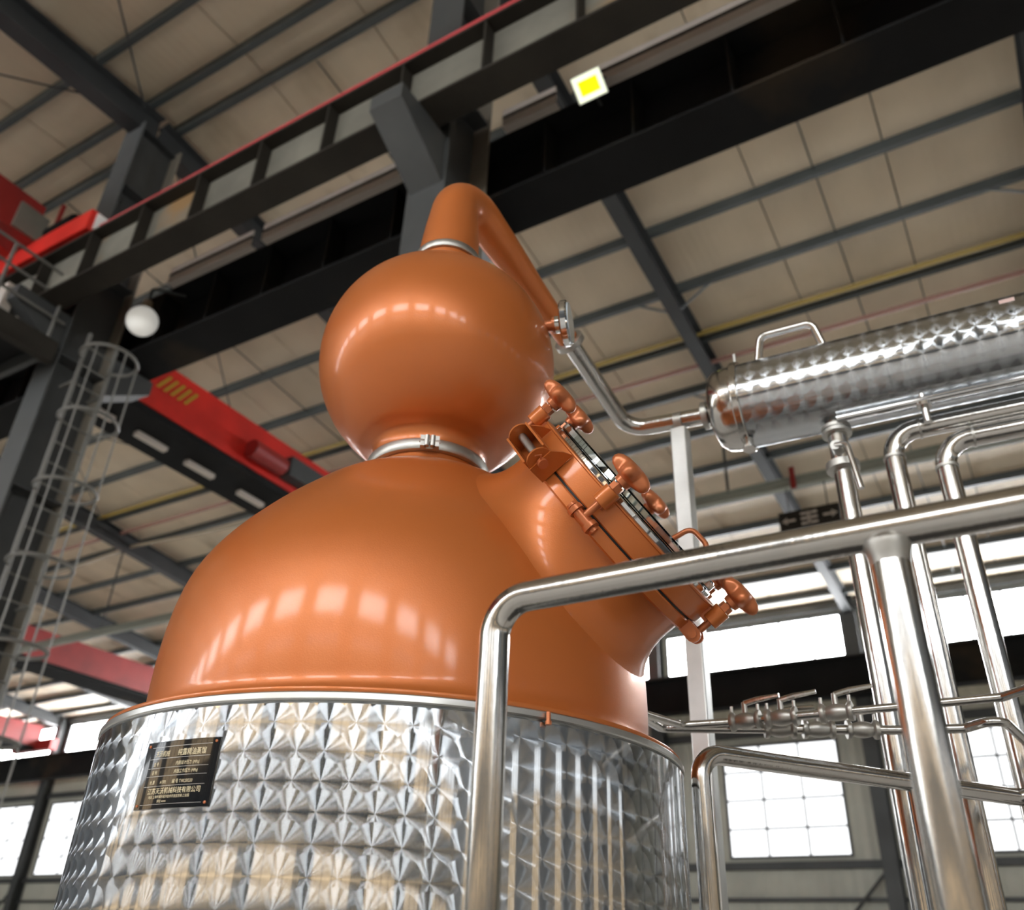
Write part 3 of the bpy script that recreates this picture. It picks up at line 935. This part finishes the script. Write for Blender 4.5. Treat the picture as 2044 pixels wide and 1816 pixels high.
cover = MB().lathe([(.15, .5113), (.2175, .5115), (.2195, .5135), (.2195, .5495), (.2215, .551), (.2215, .5535), (.219, .555), (.2, .5555), (.185, .556), (.15, .556)], M0, n, seg=128, x=e1).build('manway_cover', COPPER, still)
MB().lathe([(.150, .5545), (.198, .5545), (.200, .556), (.200, .562), (.198, .564), (.150, .564), (.150, .5545)], M0, n, seg=120, x=e1).build('glass_ring', MIRROR, cover, label='bright stainless ring of the sight glass')
MB().lathe([(.02, .5645), (.194, .5645), (.1955, .566), (.1955, .578), (.193, .581), (.02, .581)], M0, n, seg=120, x=e1).build('sight_glass', GLASS, cover, label='thick clear glass disc')
hp = [mp(R(-98), .206, .552), mp(R(-94), .206, .620), mp(R(-77), .206, .620), mp(R(-73), .206, .552)]
MB().tube(rounded(hp, .02, 6), .0055, 12).build('handle', COPPER2, cover, label='bent copper rod handle')
# star knob shared mesh (local +Z = outwards)
def star_knob():
    m = MB()
    prof = [(.010, 0), (.0135, .001), (.0145, .009), (.022, .011), (.029, .0135), (.0325, .018), (.0335, .024), (.032, .030), (.028, .035), (.020, .0385), (.010, .0395), (.0005, .040)]
    seg = 60
    for r_, hh in prof:
        k = max(0, min(1, (r_ - .016) / .018))
        for i in range(seg):
            a = 2 * PI * i / seg
            f = 1 + k * .21 * math.cos(5 * a)
            m.v.append(Vector((r_ * f * math.cos(a), r_ * f * math.sin(a), hh)))
    for j in range(len(prof) - 1):
        for i in range(seg):
            m.f.append((j * seg + i, j * seg + (i + 1) % seg, (j + 1) * seg + (i + 1) % seg, (j + 1) * seg + i))
    m.f.append(tuple(range(seg - 1, -1, -1)))
    m.f.append(tuple((len(prof) - 1) * seg + i for i in range(seg)))
    return m.mesh('star_knob', COPPER2, ang=60)
KN = star_knob()
# swing bolt: local Z along n from the collar, local X = radially outwards, Y = tangent
sb = MB()
sb.tube([(0, -.013, 0), (0, .013, 0)], .0085, 20)                     # eye
sb.cyl((0, 0, 0), (0, 0, .098), .0062, 16)                              # rod
SBM = sb.mesh('swing_bolt', COPPER2)
SLV = MB().lathe([(.0065, .034), (.0145, .034), (.0155, .035), (.0155, .063), (.0145, .064), (.0065, .064)], seg=32).mesh('sleeve', COPPER)
hx = MB().prism([(.0115 * math.cos(PI / 3 * i), .0115 * math.sin(PI / 3 * i)) for i in range(6)], (0, 0, .0645), (1, 0, 0), (0, 1, 0), (0, 0, .011))
HEX = hx.mesh('hex_nut', COPPER2)
lg = MB()
for s in (-1, 1):
    pts = [(-.022, -.012), (-.022, .012)] + [(.002 + .0125 * math.cos(a), .0125 * math.sin(a)) for a in [R(90 - 180 * i / 10) for i in range(11)]]
    lg.prism(pts, (0, s * .0175 - .004, 0), (1, 0, 0), (0, 0, 1), (0, .008, 0))
lg.cyl((0, -.027, 0), (0, .027, 0), .0042, 12).cyl((0, -.0245, 0), (0, -.029, 0), .008, 12).cyl((0, .0245, 0), (0, .029, 0), .008, 12)
LUG = lg.mesh('bolt_lug', COPPER2)
for psi in (66, -17, 137, 176, -119, -63):
    p = R(psi)
    rad = e1 * math.cos(p) + e2 * math.sin(p)
    Mx = frame(mp(p, .2365, .498), rad, n.cross(rad), n)
    inst('bolt_lug', LUG, still, Mx)
    b = inst('swing_bolt', SBM, still, Mx)
    for nm_, me_, zz in (('sleeve', SLV, 0), ('hex_nut', HEX, 0), ('star_knob', KN, .078)):
        o = bpy.data.objects.new(nm_, me_)
        col.objects.link(o)
        o.parent = b
        o.location = (0, 0, zz)
    # ear on the cover that carries the sleeve
    MB().obox(mp(p, .2215, .5385), rad * .012, n.cross(rad) * .008, n * .012).build('cover_ear', COPPER2, still, smooth=False)
# hinge
hp_ = R(104)
rad = e1 * math.cos(hp_) + e2 * math.sin(hp_); tan = n.cross(rad)
HC = mp(hp_, .2485, .506)
hg = MB()
hg.obox(HC - rad * .022, rad * .002, tan * .042, n * .021)
hg.obox(HC + n * .0205 - rad * .002, rad * .020, tan * .042, n * .0018)
hg.obox(HC - n * .0205 - rad * .002, rad * .020, tan * .042, n * .0018)
ho = hg.build('hinge_channel', COPPER, still, smooth=False)
for sg_ in (-1, 1):
    c = HC + tan * sg_ * .044
    pts = [(-.028, -.0225), (-.028, .0225), (.002, .0225)] + [(.003 + .0215 * math.cos(a), .0215 * math.sin(a)) for a in [R(80 - 160 * i / 12) for i in range(13)]] + [(.002, -.0225)]
    MB().prism(pts, c - tan * .002, rad, n, tan * .004).build('hinge_ear', COPPER, still, smooth=True)
    MB().prism([(-.032, -.022), (-.032, .044), (-.014, .036), (.004, .0225), (.004, -.022)], c + tan * (sg_ * .004 - .0015), rad, n, tan * .003).build('hinge_gusset', COPPER, still, smooth=False)
    MB().cyl(c + tan * sg_ * .005, c + tan * sg_ * .014, .0085, 18).build('pin_head', STEEL_SAT if sg_ < 0 else COPPER2, ho)
MB().cyl(HC - tan * .046, HC + tan * .046, .0072, 20).build('hinge_pin', STEEL_SAT, ho, label='bare steel hinge pin')
MB().tube([HC + tan * .052 + rad * .004, HC + tan * .056 + rad * .016 + n * .008, HC + tan * .058 + rad * .024], .0014, 6).build('cotter_pin', COPPER2, ho)

# ---- dial thermometer on the side of the onion head
taz, tel = R(17), R(1.5)
td = Vector((math.cos(taz) * math.cos(tel), math.sin(taz) * math.cos(tel), math.sin(tel)))
tp = Vector((CX, CY, SZ)) + Vector((math.cos(taz) * math.cos(R(19)), math.sin(taz) * math.cos(R(19)), math.sin(R(19)))) * (SR - .004)
MB().cyl(tp - td * .02, tp + td * .026, .0135, 24).cyl(tp + td * .020, tp + td * .026, .019, 24).build('gauge_stub', COPPER2, still)
MB().cyl(tp + td * .0262, tp + td * .036, .020, 24).build('gauge_ferrule', STEEL, still)
dial = MB().lathe([(.012, .034), (.02, .038), (.050, .041), (.0535, .044), (.0535, .056), (.050, .059), (.001, .059)], tp, td, seg=48).build('dial_gauge', MIRROR, still)
MB().lathe([(.001, .0592), (.048, .0592), (.048, .062), (.001, .062)], tp, td, seg=40).build('dial_face', DIALF, dial, label='pale blue dial face')

# drain nipple under the rim
na = R(-29.9)
nd = Vector((math.cos(na), math.sin(na), 0))
npos = AX + nd * (TR + .007)
MB().cyl(npos + Vector((0, 0, .303)), npos + Vector((0, 0, .290)), .0032, 14).cyl(npos + Vector((0, 0, .291)), npos + Vector((0, 0, .286)), .0045, 14).build('drain_nipple', COPPER2, still)

# ---- nameplate
TH0, TH1, PZ0, PZ1 = R(-94.9), R(-79.8), .164, .249
PR = TR + .0018
def plate_shell(r0, r1, a0, a1, z0, z1, name, m, parent, nseg=20, label=None):
    mb = MB()
    vs = []
    for i in range(nseg + 1):
        a = a0 + (a1 - a0) * i / nseg
        for r_ in (r0, r1):
            for z in (z0, z1):
                vs.append(AX + Vector((math.cos(a) * r_, math.sin(a) * r_, z)))
    fs = []
    for i in range(nseg):
        b = i * 4
        fs += [(b + 2, b + 6, b + 7, b + 3), (b, b + 1, b + 5, b + 4), (b + 1, b + 3, b + 7, b + 5), (b, b + 4, b + 6, b + 2)]
    fs += [(0, 2, 3, 1), (nseg * 4, nseg * 4 + 1, nseg * 4 + 3, nseg * 4 + 2)]
    mb.add(vs, fs)
    return mb.build(name, m, parent, label=label)
plate = plate_shell(TR + .0003, PR, TH0, TH1, PZ0, PZ1, 'nameplate', PLATE, still, label='black gloss nameplate with gold lettering')
for a in (TH0 + .012, TH1 - .012):
    for z in (PZ0 + .005, PZ1 - .005):
        d = Vector((math.cos(a), math.sin(a), 0))
        MB().lathe([(.0019, 0), (.0018, .0008), (.001, .0013), (.0002, .0015)], AX + d * PR + Vector((0, 0, z)), d, seg=14).build('rivet', COPPER2, plate)
PWID = (TH1 - TH0) * TR
def lettering(lines, name, m, parent):
    """(text, x, z, height, xscale) in plate metres from its lower left corner, wrapped on the plate"""
    vs, fs = [], []
    for txt, x, z, hgt, xs in lines:
        cu = bpy.data.curves.new('t', 'FONT')
        cu.body = txt
        cu.size = hgt
        cu.resolution_u = 2
        ob = bpy.data.objects.new('t', cu)
        col.objects.link(ob)
        dg = bpy.context.evaluated_depsgraph_get()
        me = ob.evaluated_get(dg).to_mesh()
        nb = len(vs)
        for v in me.vertices:
            a = TH0 + (x + v.co.x * xs) / TR
            vs.append(AX + Vector((math.cos(a) * (PR + .0002), math.sin(a) * (PR + .0002), PZ0 + z + v.co.y)))
        fs += [tuple(i + nb for i in p.vertices) for p in me.polygons]
        ob.evaluated_get(dg).to_mesh_clear()
        bpy.data.objects.remove(ob, do_unlink=True)
        bpy.data.curves.remove(cu)
    mb = MB().add(vs, fs)
    return mb.build(name, m, parent, smooth=False)
lettering([('天沃机械', .022, .0655, .0085, .8), ('纯露精油蒸馏', .064, .0655, .0095, .85), ('型 号', .022, .0535, .0055, .8), ('内胆设计压力 (MPa)', .064, .0535, .0055, .85),
           ('容 积', .022, .0430, .0055, .8), ('内胆工作压力 (MPa)', .064, .0430, .0055, .85), ('材 质', .022, .0305, .0055, .8), ('A/TP2', .042, .0305, .0055, .8),
           ('编 号 TWLS0220', .064, .0305, .0058, .85), ('江苏天沃机械科技有限公司', .022, .0185, .0082, .95), ('地址 上海市浦东经济技术开发区民新工业园', .026, .0128, .0042, .9), ('网址 www', .044, .0075, .0042, .9)],
          'lettering', GOLDTXT, plate)
for z in (.0625, .0505, .0400, .0275, .0775, .0052):
    plate_shell(PR, PR + .00015, TH0 + .012 / TR, TH1 - .012 / TR, PZ0 + z, PZ0 + z + .0003, 'ruled_line', STEEL_B, plate)

# ================================================================== VAPOUR PIPE, CONDENSER, PIPEWORK
ca_ = R(2.9)
cu_ = Vector((math.cos(ca_), math.sin(ca_), 0)); cvv = Vector((-math.sin(ca_), math.cos(ca_), 0))
cax = Vector((-.543, 2.2, 1.478))                        # a point on the condenser axis
def cp(s, rad=0, ang=0):
    """point along condenser; ang 0 = up, 90 = away from viewer"""
    return cax + cu_ * s + (Vector((0, 0, 1)) * math.cos(R(ang)) + cvv * math.sin(R(ang))) * rad
CR = .128
vp = thing('vapour_pipe', (arm1.x, arm1.y, arm1.z), 'bent stainless vapour pipe from copper arm to condenser end', 'pipe')
port = cp(-.105)
elbow = Vector((-.908, 2.18, 1.490))
vpath = rounded([arm_end + ad * .022, elbow, port], [.075], 14)
MB().tube(vpath, .0262, 28).build('pipe_run', STEEL, vp)
MB().cyl(arm_end + ad * .003, arm_end + ad * .011, .040, 32).cyl(arm_end + ad * .013, arm_end + ad * .021, .040, 32).build('ferrule', STEEL, vp)
MB().lathe([(.036, .001), (.045, .003), (.045, .021), (.036, .023)], arm_end, ad, seg=36).build('clamp', STEEL_SAT, vp)
MB().cyl(cp(-.125), cp(-.116), .038, 28).cyl(cp(-.114), cp(-.105), .038, 28).build('ferrule', STEEL, vp)
MB().lathe([(.034, .001), (.043, .003), (.043, .019), (.034, .021)], cp(-.126), cu_, seg=36).build('clamp', STEEL_SAT, vp)
MB().cyl(cp(-.115, .04, 20), cp(-.115, .085, 20), .006, 10).build('wing_nut', STEEL_SAT, vp)

cond = thing('condenser', cp(0), 'horizontal stainless shell condenser with brushed disc pattern at upper right', 'condenser')
CLEN = 1.55
CJ = engine_turned('engine_turned_condenser', CR, 0.045, 0.0, 0.0, mirror=0.16, dish=0.05)
cm = MB().lathe([(CR - .004, 0), (CR, .004)] + [(CR, .004 + (CLEN - .008) * k / 30) for k in range(31)] + [(CR - .004, CLEN)], (0, 0, 0), seg=96).mesh('shell', CJ)
so = inst('shell', cm, cond, frame(cp(.005), cvv, cu_.cross(cvv) * 1.0, cu_))
MB().lathe([(.026, -.105), (.03, -.098), (.085, -.09), (.112, -.078), (.124, -.06), (CR, -.035), (CR, .004), (CR - .01, .004)], cp(0), cu_, seg=80).build('end_cap', STEEL, cond, ang=50)
MB().lathe([(CR - .004, -.012), (CR + .008, -.011), (CR + .010, -.008), (CR + .010, .008), (CR + .008, .011), (CR - .004, .012)], cp(0), cu_, seg=80).build('band_clamp', STEEL, cond)
MB().obox(cp(0, CR + .02, 10), cu_ * .008, cvv * .006, Vector((0, 0, .02))).build('clamp_lug', STEEL_SAT, cond, smooth=False)
MB().tube([cp(-.004, CR + .008, -12), cp(-.004, CR + .05, -10)], .005, 10).tube([cp(.006, CR + .008, 14), cp(.006, CR + .05, 16)], .005, 10).build('clamp_bolt', STEEL_SAT, cond)
MB().cyl(cp(.008, CR + .006, 190), cp(.008, CR + .034, 190), .014, 20).cyl(cp(.008, CR + .034, 190), cp(.008, CR + .042, 190), .018, 20).build('drain_plug', STEEL, cond)
MB().lathe([(CR, 0), (CR, .04), (.1, .1), (.03, .12)], cp(CLEN), cu_, seg=60).build('end_cap', STEEL, cond)
# grab handle on top
hpts = [cp(.065, CR - .004, -16), cp(.085, CR + .078, -16), cp(.235, CR + .078, -16), cp(.255, CR - .004, -16)]
MB().tube(rounded(hpts, .025, 8), .0115, 16).build('grab_handle', STEEL, cond)
# under-slung bright pipe along the bottom and outlets
MB().tube([cp(.255, CR + .012, 196), cp(CLEN, CR + .012, 196)], .012, 18).build('tie_pipe', MIRROR, cond)
MB().tube([cp(.37, CR - .01, 212), cp(CLEN, CR - .01, 212)], .009, 14).build('tie_pipe', STEEL, cond)
for s in (.475,):
    MB().cyl(cp(s, CR - .03, 205), cp(s, CR + .075, 190), .010, 14).cyl(cp(s, CR + .025, 196), cp(s, CR + .036, 195), .018, 16).build('outlet_spigot', STEEL, cond)
MB().obox(cp(.72, CR + .001, -62), cu_ * .018, cvv * .002, Vector((0, 0, .006))).build('sticker', PINKLAMP, cond, smooth=False)

# outlet with valve and down pipe
def floor_z(): return FLOOR
p1 = thing('condensate_pipe', (-.289, 2.2, FLOOR), 'vertical stainless pipe with a lever valve below the condenser', 'pipe')
px1 = cp(.245).x; py1 = cp(.245).y
top1 = cp(.245, CR - .005, 180)
MB().tube([top1, (px1, py1, FLOOR)], .0262, 28).build('pipe_run', STEEL, p1)
MB().cyl(Vector((px1, py1, 1.315)), Vector((px1, py1, 1.325)), .04, 28).cyl(Vector((px1, py1, 1.328)), Vector((px1, py1, 1.338)), .04, 28).build('ferrule', STEEL_SAT, p1)
MB().lathe([(.034, .0), (.044, .002), (.044, .022), (.034, .024)], (px1, py1, 1.2), seg=32).build('clamp', STEEL_SAT, p1)
MB().cyl((px1, py1 - .02, 1.25), (px1, py1 - .065, 1.25), .014, 16).build('valve_stem', STEEL_SAT, p1)
MB().tube(rounded([(px1, py1 - .06, 1.25), (px1 + .03, py1 - .075, 1.24), (px1 + .045, py1 - .075, 1.10)], .02, 6), [.008] * 15 if False else .008, 12).build('valve_lever', STEEL, p1)

def water_pipe(name, xv, z, y, label):
    t = thing(name, (xv, y, FLOOR), label, 'pipe')
    dirr = cu_
    end = Vector((xv, y, z)) + dirr * 1.2
    path = rounded([(xv, y, FLOOR), (xv, y, z), end], [.07], 12)
    MB().tube(path, .0262, 28).build('pipe_run', STEEL, t)
    MB().cyl((xv, y, z - .08), (xv, y, z - .072), .029, 28).build('weld_ring', STEEL_SAT, t)
    MB().cyl(Vector((xv, y, z)) + dirr * .075, Vector((xv, y, z)) + dirr * .081, .029, 28).build('weld_ring', STEEL_SAT, t)
    return t
water_pipe('cooling_water_pipe', -.1705, 1.307, 2.26, 'stainless water pipe with its higher elbow just right of the lever valve')
water_pipe('cooling_water_pipe', -.0514, 1.247, 2.26, 'stainless water pipe with its lower elbow nearest the right edge')

# square support post under the vapour pipe
sp = thing('support_post', (-.744, 2.2, FLOOR), 'square galvanised post propping the vapour pipe', 'post')
po = MB().box((-.744 - .024, 2.196 - .024, FLOOR), (-.744 + .024, 2.196 + .024, 1.452)).build('square_tube', ALU, sp, smooth=True)
bv = po.modifiers.new('edge', 'BEVEL'); bv.width = .004; bv.segments = 3
MB().lathe([(.0265, -.012), (.031, -.012), (.031, .012), (.0265, .012), (.0265, -.012)], cp(-.2), cu_, seg=28).build('saddle_ring', STEEL_SAT, sp)
MB().box((-.81, 2.13, FLOOR), (-.68, 2.26, FLOOR + .012)).build('foot_plate', ALU, sp, smooth=False)

# ---- unseen platform under the rails, added to darken their undersides
DECK = -.95
pl = thing('added_dark_platform', (.3, 1.4, FLOOR), 'unseen dark platform added below the guard rails', 'platform')
a_hi = math.acos((-.62 - CX) / .535)
arc = [(CX + .535 * math.cos(a), CY + .535 * math.sin(a)) for a in [a_hi - 2 * a_hi * i / 24 for i in range(25)]]
pts = [(-.62, .66), (1.5, .66), (1.5, 2.06), (-.62, 2.06)] + arc
CHQ = mat('added_deck_plate', (0.10, 0.095, 0.09), 0.3, 0.5, noise=0.2, nscale=5, bump=0.2, bscale=60)
MB().prism(pts, (0, 0, DECK - .04), (1, 0, 0), (0, 1, 0), (0, 0, .04)).build('deck', CHQ, pl, smooth=False)
for (x, y) in ((-.58, .70), (1.45, .70), (1.45, 2.02), (-.58, 2.02)):
    MB().box((x - .03, y - .03, FLOOR), (x + .03, y + .03, DECK - .04)).build('leg', DARK, pl, smooth=False)
# ---- railings
RZ = .36
RY = .792
RR = .0172
fr = thing('guard_rail', (-.5, RY, DECK), 'near polished stainless guard rail crossing in front of the still', 'railing')
xl = -.499; xp = -.0815
MB().tube(rounded([(xl, RY, DECK), (xl, RY, RZ), (1.2, RY, RZ + .0)], [.042], 14), RR, 36).build('top_rail', STEEL, fr)
MB().tube([(xp, RY, DECK), (xp, RY, RZ - .012)], RR, 36).build('post', STEEL, fr)
MB().lathe([(RR, -.034), (RR + .0012, -.026), (RR + .0035, -.019), (RR + .004, -.014), (RR, -.008)], (xp, RY, RZ), seg=36).build('weld_bead', STEEL_SAT, fr)
for x in (xl, xp):
    MB().lathe([(.045, 0), (.045, .008), (RR, .012)], (x, RY, DECK), seg=32).build('base_flange', STEEL_B, fr)
br = thing('guard_rail', (-.56, 1.65, DECK), 'rear stainless guard rail beside the right edge of the jacket', 'railing')
RZ2 = .345
b0 = Vector((-.531, 1.539, RZ2)); b1 = Vector((-.074, 2.163, RZ2))
bd = (b1 - b0).normalized()
MB().tube(rounded([(b0.x, b0.y, DECK), b0, b1, b1 + Vector((.9, .1, 0))], [.045, .03], 12), RR, 32).build('top_rail', STEEL, br)
bm_ = Vector((-.239, 1.938, 0))
MB().tube([(bm_.x, bm_.y, DECK), (bm_.x, bm_.y, RZ2 - .010)], RR * .94, 32).build('post', STEEL, br)
for p in (b0, bm_):
    MB().lathe([(.045, 0), (.045, .008), (RR, .012)], (p.x, p.y, DECK), seg=32).build('base_flange', STEEL_B, br)

# ---- thin product pipes with valves
def valve(t, p, d, s=1.0):
    d = d.normalized()
    b = MB().lathe([(.009, -.032), (.019, -.032), (.020, -.028), (.019, -.024), (.013, -.02), (.016, -.01), (.017, 0), (.016, .01), (.013, .02), (.019, .024), (.020, .028), (.019, .032), (.009, .032)], p, d, seg=24).build('valve_body', STEEL_SAT, t)
    MB().cyl(p + Vector((0, 0, .012)), p + Vector((0, 0, .038)), .006, 12).build('valve_stem', STEEL_SAT, b)
    MB().tube([p + Vector((0, 0, .036)), p + Vector((0, 0, .042)) + d * .03, p + Vector((0, 0, .046)) + d * .075], [.006, .006, .0045], 10).build('valve_lever', STEEL, b)
    for q in (-.028, .028):
        MB().cyl(p + d * q - Vector((0, 0, .0)), p + d * q + Vector((0, 0, .032)), .0035, 8).build('clamp_bolt', STEEL_SAT, b)
ta = thing('steam_pipe', (-.47, 1.91, .46), 'lower thin stainless pipe with valves leaving the dome at right', 'pipe')
pa = [(-.70, 1.62, .46), (-.70, 1.80, .46), (-.249, 2.0, .46), (-.133, 2.04, .462), (-.062, 1.995, .466), (-.03, 2.17, .45), (-.03, 2.19, .25)]
MB().tube(rounded([Vector(p) for p in pa], [.02, .02, .02, .03, .02], 6), .0095, 18).build('pipe_run', STEEL, ta)
dA = Vector((-.249 + .70, .2, 0))
valve(ta, Vector((-.70, 1.80, .46)) + dA * .50, dA)
valve(ta, Vector((-.70, 1.80, .46)) + dA * .66, dA)
valve(ta, Vector((-.70, 1.80, .46)) + dA * .84, dA)
tb = thing('steam_pipe', (-.374, 1.846, .47), 'upper thin stainless pipe with valves running to the right edge', 'pipe')
pb = [(-.69, 1.63, .455), (-.655, 1.80, .462), (-.55, 1.845, .47), (-.047, 1.853, .47), (.03, 1.80, .475), (.5, 1.7, .48)]
MB().tube(rounded([Vector(p) for p in pb], [.03, .05, .02, .03], 6), .0082, 18).build('pipe_run', STEEL, tb)
valve(tb, Vector((-.53, 1.846, .47)), Vector((1, 0, 0)))
valve(tb, Vector((-.455, 1.848, .47)), Vector((1, 0, 0)))
valve(tb, Vector((-.345, 1.849, .47)), Vector((1, 0, 0)))
